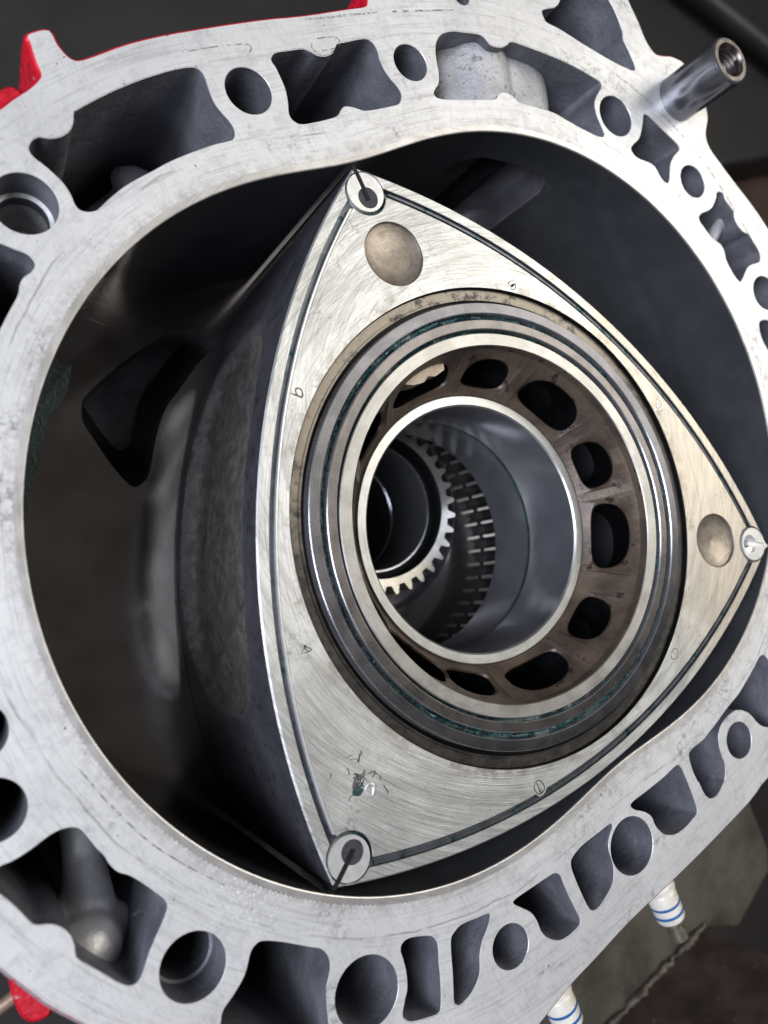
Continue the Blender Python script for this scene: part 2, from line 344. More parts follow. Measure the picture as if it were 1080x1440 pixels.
def dimple_mat():
    t = NT('turned_dimple'); v, r, a, sp = t.polar(0, 0, 1, 6)
    line = t.noise(1., 3, .6, vec=v, stretch=(3.5, .15, 0)); p = t.noise(.3, 5)
    col = t.mix(t.ramp(p, .4, .62), (.27, .23, .185), (.20, .17, .135)); col = t.mix(t.math('MULTIPLY', t.ramp(line, .5, .62), .5), col, (.12, .10, .08)); t.bump(line, .06); return t.out(col, .7, .42)
MT['dimple'] = dimple_mat()
MT['chrome'].node_tree.nodes['Principled BSDF'].inputs['Specular Tint'].default_value = (.25, .25, .27, 1)
def scratch_mat():
    t = NT('grime_line'); n = t.noise(.5, 4, .7); t.out((.10, .095, .09), .2, .6)
    t.link(t.math('MULTIPLY', t.ramp(n, .42, .6), .62), t.p.inputs['Alpha']); return t.mat
MT['scratch'] = scratch_mat()

OUTLINE=[(-96,114.6),(-88.6,119.6),(-82.3,121.7),(-78.4,123.5),(-74.5,125),(-71.3,126.8),(-70.1,128.3),(-69.9,131.7),(-69.3,135.8),(-69.4,136.8),(-68.1,137.5),(-64.2,137.6),(-63.8,134.2),(-62.9,131.5),(-61.8,130.2),(-60.3,129.8),(-56.6,130.3),(-46.9,132.1),(-33.8,133.1),(-11.2,133.5),(3.4,133.1),(19.1,133.3),(24.4,133.4),(26.1,135.2),(29.6,141.1),(42.9,146.3),(77.2,146.9),(116.6,147.7),(133.2,139),(132.9,123.8),(133.6,116.1),(133.7,109.2),(135.5,104.3),(138.6,102.8),(143.2,101.9),(146.4,100.4),(148.9,98.5),(152.8,92.5),(152.8,85.8),(151.4,81.5),(149.9,77.7),(145.8,73.1),(144.7,68),(147.3,61.2),(150.9,53.1),(154.8,45.1),(157.8,37.7),(160.6,27.8),(163.3,10),(162.3,-9.8),(154.1,-33),(143.6,-52.1),(130.2,-75.1),(118.8,-95.4),(112.2,-112),(105.4,-125.4),(90.2,-133.6),(71.9,-133.6),(52.7,-130.4),(40.8,-131.9),(15.5,-132.5),(-0.8,-132.4),(-17.9,-132),(-33.5,-132.7),(-44.5,-133.1),(-56.4,-134.7),(-67.9,-136.5),(-85.2,-132.2),(-105.4,-120.3),(-120.7,-103.8),(-133.2,-85.6),(-142.1,-70.1),(-147.2,-60.4),(-150.8,-53.3),(-152.7,-48),(-154.4,-43.4),(-155.2,-41.1),(-159.6,-29.8),(-162.7,-16.6),(-160.9,-0.9),(-154.2,17.7),(-142.5,39),(-130.3,64.3),(-117.5,87.7),(-105.9,104.9)]
POCKETS={
'H1':[(-80,112.7),(-78.7,114),(-76.9,114.5),(-74.8,113.7),(-72.1,113.7),(-69.7,114.7),(-68.1,116.4),(-67,118.5),(-66,119),(-59.7,120.9),(-53.1,122.5),(-45.1,123.9),(-38.5,124.6),(-34.1,124.5),(-32.3,123.4),(-31.9,121.5),(-32.3,118.5),(-32.4,114.8),(-31.5,111.9),(-30.5,109.2),(-30.5,107),(-31.7,105.3),(-33.5,105),(-37.6,104.9),(-43.8,104.2),(-50,103.2),(-55.6,101.8),(-61,100.5),(-65.2,99.1),(-68.9,97.4),(-71.8,96),(-73.8,96),(-75.4,96.8),(-76,98.3),(-75.9,100.6),(-76.3,103.3),(-77.3,105.8),(-78.6,108.3),(-79.7,110),(-80.2,111.4)],
'H3':[(-11.3,123.8),(-9.4,124.8),(-5.3,124.8),(-1.3,124.7),(0.6,123.8),(2.2,122.5),(4.6,121.8),(7.2,122.2),(9.1,123.7),(10.3,124.6),(13.6,124.7),(17.3,124.9),(20.1,124.7),(21.6,123.5),(22.2,121.5),(21.7,118.8),(21.7,115.7),(22.6,112.4),(23.8,109.8),(23.8,107.7),(22,105.5),(18.8,105.2),(13.8,105.2),(9.8,105.5),(7.8,106.4),(6.2,107.2),(4.1,107.7),(2.5,107),(0.7,105.7),(-2.2,105.3),(-6.9,105.2),(-11,105.4),(-12.9,106.6),(-13.4,108.6),(-12.2,111.7),(-11.3,115.1),(-11.2,118.3),(-11.3,121),(-11.7,122.7)],
'H5':[(42.5,118.6),(44.3,121),(47.2,122.7),(51.4,123),(55.7,122.1),(60.7,120.9),(62.5,119.6),(63.9,117),(67.2,115.8),(70.4,116.2),(72.6,116.9),(76.7,115.3),(83.9,111.8),(91.3,107.9),(97.3,104.1),(102.3,100.4),(104.1,98.7),(103,96.8),(99.2,94.4),(97,91.9),(96.2,87.9),(96.4,83.7),(95.9,81.8),(93.9,81.7),(89.2,84.5),(83.5,88.7),(77.9,92.9),(71.7,95.7),(66.2,98),(64.9,99.6),(63.6,101.2),(61.2,102.3),(58.9,102),(56.7,100.9),(50.3,101.8),(42.7,103.1),(36.7,104.4),(35.2,105.9),(36.2,107.3),(38.4,108.8),(40.1,111.7),(41.1,115.2)],
'H7':[(118.8,85.1),(122,82),(125.5,77.1),(129.1,72),(128.7,70.2),(124.1,68.3),(121.1,65.9),(118.2,61.8),(116.2,60.7),(114.4,63),(113.6,67),(111.7,69.1),(107,71.8),(105.6,74.6),(107.2,76.2),(111.9,78),(116,82.2)],
'H9':[(140.5,52.1),(142.5,51),(142.6,47.9),(144.4,43.8),(144,43),(143.5,40.6),(143.8,38),(145.3,35.6),(147.7,33.9),(148.4,31.8),(149.1,29.1),(149.8,26.4),(148.4,23.8),(146.4,23.3),(143.1,23.6),(140.1,23.2),(137.5,21.8),(135.2,20.4),(133.4,19.6),(132.3,20.6),(131.3,23.1),(130.7,26.2),(130.5,29.1),(131.2,31.8),(130.9,34.3),(129.6,35.9),(127.6,37.8),(126.3,40.8),(125.1,43.9),(124.9,45.6),(125.3,46.2),(127.2,47),(133.1,47.4),(137.5,49.9),(139.3,51.8)],
'H0':[(90.9,124.8),(93.6,125.3),(97,125.3),(99.9,126.6),(101.8,128.8),(101.9,132),(105.1,135.7),(112.5,136.6),(119.5,134.4),(121.9,129.2),(123.6,124.8),(124.3,119.8),(124,113.9),(122.9,111.1),(123.4,105.6),(123.2,101),(121.5,100.2),(118.6,101.6),(113.1,104.9),(107.2,109.1),(100.7,114),(95.2,118.3),(91.1,120.8),(90.4,122.5)],
'H11':[(135.3,3.8),(133.7,2.1),(132.9,-1.2),(133.1,-5.1),(134.5,-9.2),(137.8,-12.6),(142.1,-13.2),(145.2,-10),(144.4,-4.1),(141.9,0.6),(139,3.2)],
'H13':[(-99.1,97.7),(-97.1,95.4),(-94.8,93.8),(-92.6,91.9),(-90.6,90.2),(-90,88.7),(-90.1,87.4),(-91.4,86.3),(-93.5,85.5),(-94.8,84.3),(-96.2,82.2),(-99.2,79.5),(-102.6,76.3),(-106.5,72.4),(-110.1,69.5),(-112.9,69.7),(-112.8,73.7),(-109.5,82.2),(-104.5,91.9),(-101.3,96.6)],
'H15':[(-150.7,-23.8),(-147.5,-23.9),(-144.9,-24.3),(-141.5,-24.2),(-137.4,-23.7),(-135,-23.9),(-132.9,-24.8),(-131.8,-26.2),(-131.3,-28.6),(-130.8,-31.3),(-130.2,-33.4),(-130,-35.8),(-129.2,-38.1),(-127.7,-39.9),(-126.1,-42.9),(-124.8,-45.9),(-123.7,-48.7),(-123.9,-50.6),(-125.6,-52.3),(-128.3,-54.4),(-130.9,-56.5),(-133.5,-59.1),(-135.4,-60.3),(-137,-59.8),(-138.4,-57.9),(-140,-54.6),(-141.6,-51.4),(-142.9,-48.7),(-142.8,-47.4),(-142.3,-45.8),(-142.2,-43.4),(-142.9,-41.3),(-144.3,-39.5),(-146.7,-37.9),(-147.4,-36.2),(-148.2,-32.8),(-149.6,-28.6),(-151.3,-25.2)],
'H17':[(-109.5,-69.8),(-106.1,-72.6),(-101,-77.8),(-98.7,-80.2),(-98.1,-83),(-99.1,-85.6),(-101.6,-88.5),(-103.5,-92.7),(-104.6,-95.7),(-107,-100.5),(-109.7,-101),(-113.7,-97.2),(-119.6,-90.3),(-125.5,-85.8),(-127,-82.7),(-124.6,-78.9),(-123,-77),(-119.6,-75.6),(-115.9,-73.5),(-112.9,-70.3),(-111.2,-69.5)],
'H19':[(-81.9,-93.3),(-80.7,-92.2),(-78.5,-92.4),(-74.5,-94.8),(-73,-96.4),(-72.9,-98.8),(-74.5,-102.4),(-76.2,-106.6),(-78.7,-111.5),(-80.2,-112.7),(-83.3,-111.5),(-86.9,-109.6),(-88.2,-107.9),(-88.2,-106.5),(-86.2,-104.1),(-84.4,-102.1),(-82.9,-98.6),(-82.2,-95.1)],
'H20':[(-68.9,-99.8),(-67.2,-99),(-64.7,-98.8),(-60.5,-100.1),(-57,-101.3),(-56.9,-102.4),(-59.1,-104.4),(-61.6,-106),(-63.9,-108.5),(-65.8,-112),(-68,-113.8),(-70.6,-114.9),(-73.6,-115.2),(-74.9,-114.6),(-75.2,-113.3),(-73.9,-110.5),(-72,-106.4),(-70.5,-102.8)],
'H22':[(-49.1,-104.2),(-48.2,-103.4),(-42.8,-104),(-35.9,-104.9),(-33.9,-105.5),(-32.9,-107),(-33,-108.8),(-33.1,-113.2),(-32.9,-117.9),(-32.9,-120.9),(-34.3,-122.1),(-39,-122),(-42,-120.7),(-44.3,-118),(-45.1,-115.5),(-45,-112),(-45.7,-109.2),(-47.6,-106.4)],
'H23':[(-10.7,-105.5),(-10.8,-106.6),(-13.1,-108.2),(-15,-110.7),(-15.7,-114.9),(-16.6,-117.3),(-18.4,-119.6),(-21.3,-121),(-26,-122.2),(-28.1,-121.5),(-28.8,-120.1),(-29,-116.2),(-28.9,-110.2),(-28.4,-106.8),(-26.8,-105.3),(-22.3,-104.6),(-15.5,-105),(-11.5,-105.2)],
'H25':[(-1.9,-105.4),(-0.2,-104.9),(4.5,-105.2),(13.2,-105.6),(19.1,-105.4),(20.7,-106.2),(21.1,-108.9),(21,-113.8),(20.6,-119.3),(19.9,-121.8),(18,-122.5),(13,-122.9),(8.8,-122.2),(5.5,-120.1),(4.1,-117.8),(3.4,-115.3),(3.4,-112.5),(1.7,-109.8),(-1.1,-107.3)],
'H26':[(24.9,-114.2),(24.8,-110.3),(25.4,-106.6),(26.4,-105.2),(29.2,-104.8),(33.6,-105),(37.2,-104.4),(41.3,-103.7),(46.2,-102.6),(51,-101.8),(55.3,-101.1),(59.5,-99.8),(64.4,-98.2),(68.3,-96.7),(70.4,-96),(72,-96.3),(73,-97.5),(73.7,-100),(73.6,-103.7),(71.8,-108.3),(69,-113),(66.6,-117.2),(63.9,-118.5),(61.3,-117.2),(59.1,-115.3),(57.7,-113),(56.7,-110.2),(55.3,-108),(52.8,-105.8),(49.8,-104.6),(46.5,-104.6),(42.9,-105.3),(40.1,-107.2),(38.7,-109.9),(38,-113),(37.9,-115.7),(37.3,-117.5),(35.5,-119.9),(34.5,-120.7),(30.4,-122.3),(27,-121.8),(25.5,-119.2),(25.2,-114.8)],
}
BORES={
'H2':(-21.84,116.32,6.25),
'H4':(31.65,116.08,5.46),
'H6':(104.68,86.88,6.98),
'H8':(129.19,58.46,5.88),
'H10':(143.97,12.3,6.32),
'H12':(-86.22,100.92,7.05),
'H14':(-144.2,-13.52,6.35),
'H14b':(-140.56,1.81,5.84),
'H16':(-124.56,-64.9,7.26),
'H18':(-93.6,-96.06,8.36),
'H21':(-55.07,-112.67,5.71),
'H24':(-7.17,-115.16,8.17),
'H27':(47.37,-113.52,5.79),
'Htop':(60.43,132.79,2.78),
}
INTAKE=[(-76.9,69.2),(-75.4,71.5),(-70.3,74.1),(-60.4,78.1),(-50.8,80.8),(-41.3,82.8),(-36.4,82.1),(-29.8,79.1),(-26.9,74.6),(-36.0,69.8),(-44.9,64.3),(-52.1,60.0),(-58.1,53.8),(-62.9,47.2),(-67.3,41.4),(-72.2,39.7),(-74.5,42.7),(-76.3,49.2),(-77.7,58.1),(-78.5,64.9)]
LUG=[(-10.2,32.9),(-9,36.5),(4,38.5),(5.8,35.6),(4.5,32.2),(0.8,31.5),(-1.5,32.3),(-3.7,31.2),(-7.2,31.6)]
MARKS={
'nine':[(-46.65,41.43),(-45.12,40.09),(-44.04,39.41),(-43.49,41.15),(-44.77,41.9),(-45.36,40.25)],
'A1':[(-72.85,-17.35),(-70.03,-17.67),(-71.6,-15.61)],
'A2':[(-71.26,-16.15),(-72.76,-17.33)],
'A3':[(-70.73,-15.86),(-71.43,-16.2),(-70.92,-17.61)],
'dia':[(-27.86,-80.62),(-29.19,-82.07),(-28.49,-84.49),(-26.14,-84.02),(-26.33,-81.59),(-27.86,-80.62)],
'dia1':[(-27.82,-80.73),(-27.77,-82.48),(-27.99,-84.15),(-26.86,-83.07)],
'D':[(71.57,-3.36),(70.15,-5.91),(71.96,-6.25),(72.91,-5.47),(72.55,-3.71),(71.57,-3.36)],
'D1':[(70.89,-4.88),(72.28,-5.72)],
'ten':[(35,-75.59),(36.95,-74.99),(38.17,-75.92),(37.43,-77.45),(36.2,-78.16),(34.54,-76.98),(35,-75.59)],
'ten1':[(36.33,-75.35),(36.45,-77.75)],
'six':[(35.82,48.19),(33.48,48.12),(32.96,47.69),(33.42,46.98),(35.42,47.13)],
'six1':[(33.21,46.6),(34.45,47.12),(35.3,46.58),(34.65,45.74),(33.32,45.77),(33.21,46.6)],
'g1':[(-76.25,-53.63),(-74.66,-52.24),(-72.87,-52.18),(-72.99,-54.12),(-74.76,-54.99),(-76.25,-53.63)],
'g2':[(-72.98,-54.53),(-71.43,-53.7),(-70.49,-54.9),(-71.61,-56.62),(-73.42,-56.67)],
'g3':[(-78.73,-50.44),(-76.33,-50.38),(-73.73,-50.42),(-71.79,-49.23),(-69.55,-46.59)],
'g4':[(-68.06,-52.38),(-68.52,-53.72),(-67.97,-55.7),(-69.13,-56.18)],
'g5':[(-74.35,-58.48),(-73.31,-59.49)],
'g6':[(-73.09,-50.03),(-71.22,-52.42)],
'g7':[(-77.48,-49.25),(-76.31,-51.19)],
'g8':[(-70.99,-48.52),(-71.42,-51.08),(-71.38,-52.72)],
}
SMEAR= [(-78.41,84.29),(-74.27,82.47),(-80.55,73.77),(-88.2,68.59),(-95.01,59.31),(-105.13,45.77),(-114.68,32.49),(-116.99,33.59),(-105.9,52),(-96.89,64.02),(-89.82,73.18),(-81.33,83.69)]
SCR={
'b':[(-127.13,-14.5),(-126.25,-18.72),(-125.35,-22.99),(-124.14,-27.21),(-122.91,-31.48),(-121.05,-36.8),(-118.21,-42.58),(-115.41,-47.51),(-113.11,-51.23),(-111.45,-53.93)],
'c':[(-36.12,128.29),(-26.12,128.57),(-17.07,128.1),(-16.01,126.82),(-17.22,125.65)],
'd':[(-0.8,123.35),(8.56,123.46),(11.12,124.73),(10.1,126.49),(4.31,126.64),(1.94,125.16),(2.39,123.3),(4.96,121.94),(8.37,123.08)],
'f':[(2.52,132.23),(20.08,131.79),(34.87,130.92),(55.73,129)],
'h':[(111.11,101.5),(124.82,86.64),(137.13,67.36),(144.77,45.53),(149.56,25.08)],
'k':[(-131.44,-47.4),(-127.66,-47.92)],
}

# ------------------------------------------------------------------ geometry data (millimetres, front face at z = 0)
E_, R_ = 15.0, 105.0
CX, CY = 0.971, -14.968; TH = -0.50200                                  # rotor centre and turn
def troch(off, n=900):
    a = np.linspace(0, 2*np.pi, n, endpoint=False)
    x = R_*np.cos(a)+E_*np.cos(3*a); y = R_*np.sin(a)+E_*np.sin(3*a)
    dx = -R_*np.sin(a)-3*E_*np.sin(3*a); dy = R_*np.cos(a)+3*E_*np.cos(3*a); h = np.hypot(dx, dy)
    return np.stack([x+off*dy/h, y-off*dx/h], 1)
TO = 2.715
DEEP = -80.0

# ------------------------------------------------------------------ floor and the dark workshop behind
def struct(name, mb, mt):
    o = mb.build(name, mt); o['kind'] = 'structure'; return o
b = MB(); b.flat(np.array([(-3000, -3000), (3000, -3000), (3000, 3000), (-3000, 3000)]), z=-720); struct('floor', b, MT['floor'])

# ------------------------------------------------------------------ rotor housing
hs = thing('rotor_housing', 'silver aluminium engine housing with machined rim full of pockets and red painted outside', 'engine housing', (0, 0, DEEP))
out = ccw(catmull(OUTLINE, 3)); pockets = {k: ccw(catmull(v, 4)) for k, v in POCKETS.items()}
bores = {k: circle(*v, 56) for k, v in BORES.items()}
rim_in = ccw(troch(TO, 1400))
zz = troch(TO+1.7, 1400); zz[1::2] = troch(TO+2.2, 1400)[1::2]; zz = ccw(zz)   # saw-tooth joint between steel liner and aluminium
body = MB()
CH = .16
holes = [offset(L, CH) for L in pockets.values()]+[offset(L, CH*.8) for L in bores.values()]
body.flat(out, [zz]+holes, 0., 0)
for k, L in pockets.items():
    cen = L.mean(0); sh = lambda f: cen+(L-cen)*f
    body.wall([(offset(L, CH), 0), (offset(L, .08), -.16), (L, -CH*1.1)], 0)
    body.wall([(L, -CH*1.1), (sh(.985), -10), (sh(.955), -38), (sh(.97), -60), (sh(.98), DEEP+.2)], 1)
STEPS = {'H12': (-9.5, .86), 'H16': (-11., .90)}
for k, L in bores.items():
    cx, cy, r = BORES[k]; sc = lambda f, n=56: circle(cx, cy, r*f, n)
    body.wall([(offset(L, CH*.8), 0), (L, -CH)], 0)
    if k in STEPS:
        zz_, f = STEPS[k]
        body.wall([(L, -CH), (L, zz_)], 1); body.wall([(L, zz_), (sc(f), zz_-.3)], 1 if k == 'H16' else 0); body.wall([(sc(f), zz_-.6), (sc(f*.98), -34 if k == 'H12' else DEEP+.2)], 1)
        if k == 'H12':
            prof = [(r*f*.98, -13), (r*f*.85, -18), (r*f*.6, -20), (r*f*.35, -18.5), (.01, -18)]
            body.lathe(prof, 4, (cx, cy), 40)
    else:
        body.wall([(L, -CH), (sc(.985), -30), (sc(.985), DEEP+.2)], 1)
oo = lambda d: offset(out, d)
body.wall([(out, 0), (oo(.5), -.35), (oo(.85), -1.0)], 2)
body.wall([(oo(.85), -1.0), (oo(1.0), -8), (oo(.4), -30), (oo(.4), DEEP+.2)], 3)
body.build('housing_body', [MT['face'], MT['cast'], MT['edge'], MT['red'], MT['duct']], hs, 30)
# red lugs on the outside
def lump(name, poly, z0, z1, mt, parent, flare=.8):
    L = ccw(catmull(poly, 3)); q = MB()
    q.wall([(offset(L, -.8), z0), (L, z0-.9), (offset(L, flare), (z0+z1)/2), (offset(L, flare), z1)], 0); q.flat(offset(L, -.8), z=z0)
    return q.build(name, mt, parent, 50)
lump('casting_lug', [(-84, 128), (-79.2, 134.4), (-75.1, 136.1), (-71.9, 136.5), (-70.5, 133), (-72, 124), (-80, 118)], -17, -34, MT['red'], hs)
lump('casting_lug', [(-150, -47), (-154, -48.5), (-157.2, -52), (-158.2, -57.9), (-157.4, -61.5), (-154.8, -63), (-152.5, -62.5), (-149, -56)], -18, -38, MT['red'], hs, .3)

# steel liner: the bright lip on the face
q = MB(); q.flat(zz, [offset(rim_in, .35)], 0.0); q.wall([(offset(rim_in, .35), 0), (offset(rim_in, .1), -.15), (rim_in, -.5)]); lip = q.build('liner_lip', MT['liner_edge'], hs)
# chrome running surface with the exhaust port cut out
base = troch(TO, 1400); d = np.hypot(*(np.roll(base, -1, 0)-base).T); s_ = np.concatenate([[0], np.cumsum(d)]); per = s_[-1]
b2 = np.vstack([base, base[:1]])
def on_bore(u, push=0.):
    u = np.asarray(u) % per
    x = np.interp(u, s_, b2[:, 0]); y = np.interp(u, s_, b2[:, 1]); h = .5
    dx = np.interp((u+h) % per, s_, b2[:, 0])-np.interp((u-h) % per, s_, b2[:, 0]); dy = np.interp((u+h) % per, s_, b2[:, 1])-np.interp((u-h) % per, s_, b2[:, 1])
    n = np.hypot(dx, dy); return x+push*dy/n, y-push*dx/n
ang = np.degrees(np.arctan2(base[:, 1], base[:, 0])) % 360
def u_at(deg): return s_[np.argmin(np.abs(ang-deg))]
uA, uB = u_at(42.2), u_at(62.5); zA, zB = -14.6, -65.
def rrect(x0, x1, y0, y1, r, n=10):
    P = []
    for cx, cy, a in ((x1-r, y1-r, 0), (x0+r, y1-r, 90), (x0+r, y0+r, 180), (x1-r, y0+r, 270)):
        P += [(cx+r*math.cos(math.radians(a+t)), cy+r*math.sin(math.radians(a+t))) for t in np.linspace(0, 90, n)]
    return np.array(P)
port = rrect(uA, uB, zB, zA, 11)
port = np.array([port[0]]+[p_ for i, p_ in enumerate(port[1:], 1) if np.hypot(*(p_-port[i-1])) > .05])
us = np.linspace(0, per, 721)
grid = np.array([(u, z) for u in us[1:-1] for z in (-20, -40, -60)])
gi = ~inside(grid, offset(ccw(port), .6))
outer = np.array([(u, -.5) for u in us]+[(u, DEEP) for u in us[::-1]])
P, T = fill(outer, [port], grid[gi])
x, y = on_bore(np.minimum(P[:, 0], per-1e-6)); V = np.c_[x, y, P[:, 1]]
q = MB(); q.add(V, T)
q.build('chrome_liner', MT['chrome'], hs, 40)
q = MB()
pl = ccw(port); rings = []
for dd, push in ((0, 0), (-.5, .5), (-.6, 4), (-2.5, 12), (-3.5, 34)):
    w = offset(pl, dd); x, y = on_bore(w[:, 0], push); rings.append(np.c_[x, y, w[:, 1]])
q.strip(rings); q.build('exhaust_port', MT['port'], hs, 40)
q = MB(); uw = u_at(51.0)
xa, ya = on_bore([uw-1.4, uw+1.4], 3.2); xb, yb = on_bore([uw-1.4, uw+1.4], 22)
q.strip([np.array([(xa[0], ya[0], z), (xa[1], ya[1], z), (xb[1], yb[1], z), (xb[0], yb[0], z)]) for z in (zA-.5, -30, -50, zB+.5)])
q.build('port_shadow_bar', MT['black'], hs, 30)  # black bar standing in for the shadow line inside the port
# the round duct that carries the exhaust through the top pocket, and other cast shapes inside pockets
def duct(name, a, b_, r, mt=MT['cast'], n=40, bulge=0.):
    a, b_ = np.array(a, float), np.array(b_, float); k = 12
    q = MB(); q.tube([a+(b_-a)*i/k for i in range(k+1)], [r*(1+bulge*math.sin(math.pi*i/k)) for i in range(k+1)], 0, n, False)
    return q.build(name, mt, hs, 60)
def organic(name, q, mt, voxel=.75, it=14):
    """overlapping closed shapes melted into one smooth casting"""
    o = q.build(name, mt, hs, 180, merge=False)
    md = o.modifiers.new('melt', 'REMESH'); md.mode = 'VOXEL'; md.voxel_size = voxel*S; md.use_smooth_shade = True
    sm = o.modifiers.new('soften', 'SMOOTH'); sm.factor = .5; sm.iterations = it; return o
uc = (uA+uB)/2; q = MB(); rings = []
for k_ in range(15):
    push = 4.2+3.0*k_; g = 1+.10*math.sin(k_/14*math.pi)
    a = np.linspace(0, 2*np.pi, 64, endpoint=False); w_, h_ = ((uB-uA)/2+2.5)*g/(1+push/75), 31.0*g
    x, y = on_bore(uc+w_*np.sign(np.cos(a))*np.abs(np.cos(a))**.7*np.where(np.cos(a) > 0, 1.15, 1.0), push); rings.append(np.c_[x, y, -40.5+h_*np.sign(np.sin(a))*np.abs(np.sin(a))**.8])
q.strip(rings); q.add(rings[0], [tuple(range(64))]); q.add(rings[-1], [tuple(range(64))[::-1]])
for dg, r_, zc_ in ((57.5, 14, -18.5), (60.5, 13, -22)):
    p0, p1 = on_bore(np.array([u_at(dg)]), 5.), on_bore(np.array([u_at(dg)]), 46.)
    q.tube([(p0[0][0]+(p1[0][0]-p0[0][0])*f, p0[1][0]+(p1[1][0]-p0[1][0])*f, zc_+2*math.sin(f*3.14)) for f in np.linspace(0, 1, 9)], r_, 0, 32)
dct = organic('exhaust_duct', q, MT['duct'], .8, 10)
q = MB(); rings = []                                    # bore the duct out along the port, then drop the tool
for dd, push in ((.5, -3), (.3, 2), (.2, 8), (-1.0, 14), (-2.5, 36)):
    w = offset(pl, dd); x, y = on_bore(w[:, 0], push); rings.append(np.c_[x, y, w[:, 1]])
q.strip(rings); q.add(rings[0], [tuple(range(len(pl)))]); q.add(rings[-1], [tuple(range(len(pl)))[::-1]])
cut = q.build('cutting_tool', MT['port'], hs, 180)
md = dct.modifiers.new('bore', 'BOOLEAN'); md.operation = 'DIFFERENCE'; md.object = cut
bpy.context.view_layer.update()
nm = D.meshes.new_from_object(dct.evaluated_get(bpy.context.evaluated_depsgraph_get())); dct.modifiers.clear(); dct.data = nm; D.objects.remove(cut)
def blob(name, c, r, mt=MT['cast'], rot=0.):
    q = MB(); rows = []
    for i in range(13):
        t = math.pi*(i+.02)/12.04-math.pi/2; row = []
        for k in range(24):
            a = 2*math.pi*k/24; X, Y, Z_ = r[0]*math.cos(t)*math.cos(a), r[1]*math.cos(t)*math.sin(a), r[2]*math.sin(t)
            row.append((c[0]+X*math.cos(rot)-Y*math.sin(rot), c[1]+X*math.sin(rot)+Y*math.cos(rot), c[2]+Z_))
        rows.append(np.array(row))
    q.strip(rows); return q.build(name, mt, hs, 70)
def column(name, c, zt, r0, r1, mt, lean=(0, 0), sq=1.):
    """dome-topped boss that widens downwards and runs into the pocket walls"""
    q = MB(); rows = []
    for i in range(26):
        if i < 10: t = i/9*math.pi/2*.96+.03; r = r0*math.sin(t); z = zt-r0*.8*(1-math.cos(t))
        else: f = (i-9)/16; r = r0+(r1-r0)*f**.8; z = zt-r0*.8-(72+zt-r0*.8)*f
        a = np.linspace(0, 2*np.pi, 36, endpoint=False); dz = zt-z
        rows.append(np.stack([c[0]+lean[0]*dz+r*np.cos(a)*sq, c[1]+lean[1]*dz+r*np.sin(a), np.full(36, z)], 1))
    q.strip(rows); return q.build(name, mt, hs, 70)
q = MB()
q.tube([(-141, -54, -9.5), (-141, -54, -11), (-141, -54, -14), (-141, -54.5, -22), (-142, -55, -40), (-143, -56, -76)], [.6, 4.6, 7.2, 9.0, 11.5, 14], 0, 32)
q.tube([(-138, -50, -22), (-134, -41, -29), (-128, -27, -36)], [6.5, 5.0, 5.5], 0, 24)
q.tube([(-150, -48, -24), (-139, -52, -22), (-131, -66, -34)], [7, 7.5, 6], 0, 24)
organic('cast_boss', q, MT['boss'], .7, 18)
q = MB(); q.tube([(-46, 107.5, -30), (-47, 109, -30), (-49.5, 114, -32), (-51, 118, -35)], [6, 6, 5, 2.5], 0, 24)
q.tube([(-62, 107, -42), (-48, 111, -40), (-35, 113, -42)], [5.5, 6.5, 5.5], 0, 24); organic('cast_boss', q, MT['cast'], .8, 18)
duct('cast_web', (131, 34.5, -9), (145, 42, -7), 2.3, MT['duct'])
duct('cast_rib', (5, 104, -44), (-6, 128, -30), 3.5)
# grime lines and gasket traces on the rim
def ribbon(q, path, w, z, n=6, mi=0):
    L = catmull(path, n, False); t = np.gradient(L, axis=0); nn = np.stack([-t[:, 1], t[:, 0]], 1); nn /= np.linalg.norm(nn, axis=1)[:, None]+1e-9
    ww = w*np.minimum(1, np.minimum(np.arange(len(L)), np.arange(len(L))[::-1])/3+.25)[:, None]
    q.strip([np.c_[L+nn*ww/2, np.full(len(L), z)], np.c_[L-nn*ww/2, np.full(len(L), z)]], mi, False)
for k, L in SCR.items():
    q = MB(); ribbon(q, L, .32 if k in 'abcd' else .55, .03); q.build('grime_line', MT['scratch'], hs, recalc=False)

# ------------------------------------------------------------------ rear side housing with intake port and stationary gear
sh_ = thing('side_housing', 'dark polished iron side housing behind the rotor, with intake port and fixed gear', 'side housing', (0, 0, DEEP-45))
intake = ccw(catmull(INTAKE, 3)); hub = circle(0, 0, 38.6, 96)
q = MB(); so = offset(out, -1.2)
q.flat(so, [intake, hub], DEEP); q.wall([(so, DEEP), (so, DEEP-45)], 1)
ic = intake.mean(0)
q.wall([(intake, DEEP), (ic+(intake-ic)*.985, DEEP-.8), (ic+(intake-ic)*.95, DEEP-6), (ic+(intake-ic)*.95+[1, 2], DEEP-14), (ic+(intake-ic)*.93+[5, 8], DEEP-30), (ic+(intake-ic)*.85+[9, 14], DEEP-44)], 2)
q.lathe([(38.6, DEEP), (38.3, DEEP-.5), (38.3, DEEP-9), (29, DEEP-9)], 2, (0, 0), 96)
q.flat(ic+(intake-ic)*.85+[9, 14], z=DEEP-44, mi=2)
q.build('side_plate', [MT['iron'], MT['red'], MT['port']], sh_, 35)
q = MB(); q.flat(ccw(catmull(SMEAR, 4)), z=DEEP+.06); q.build('sealant_smear', MT['green'], sh_)['label'] = 'dark green sealant smear along the left bore edge'
gear = MB()
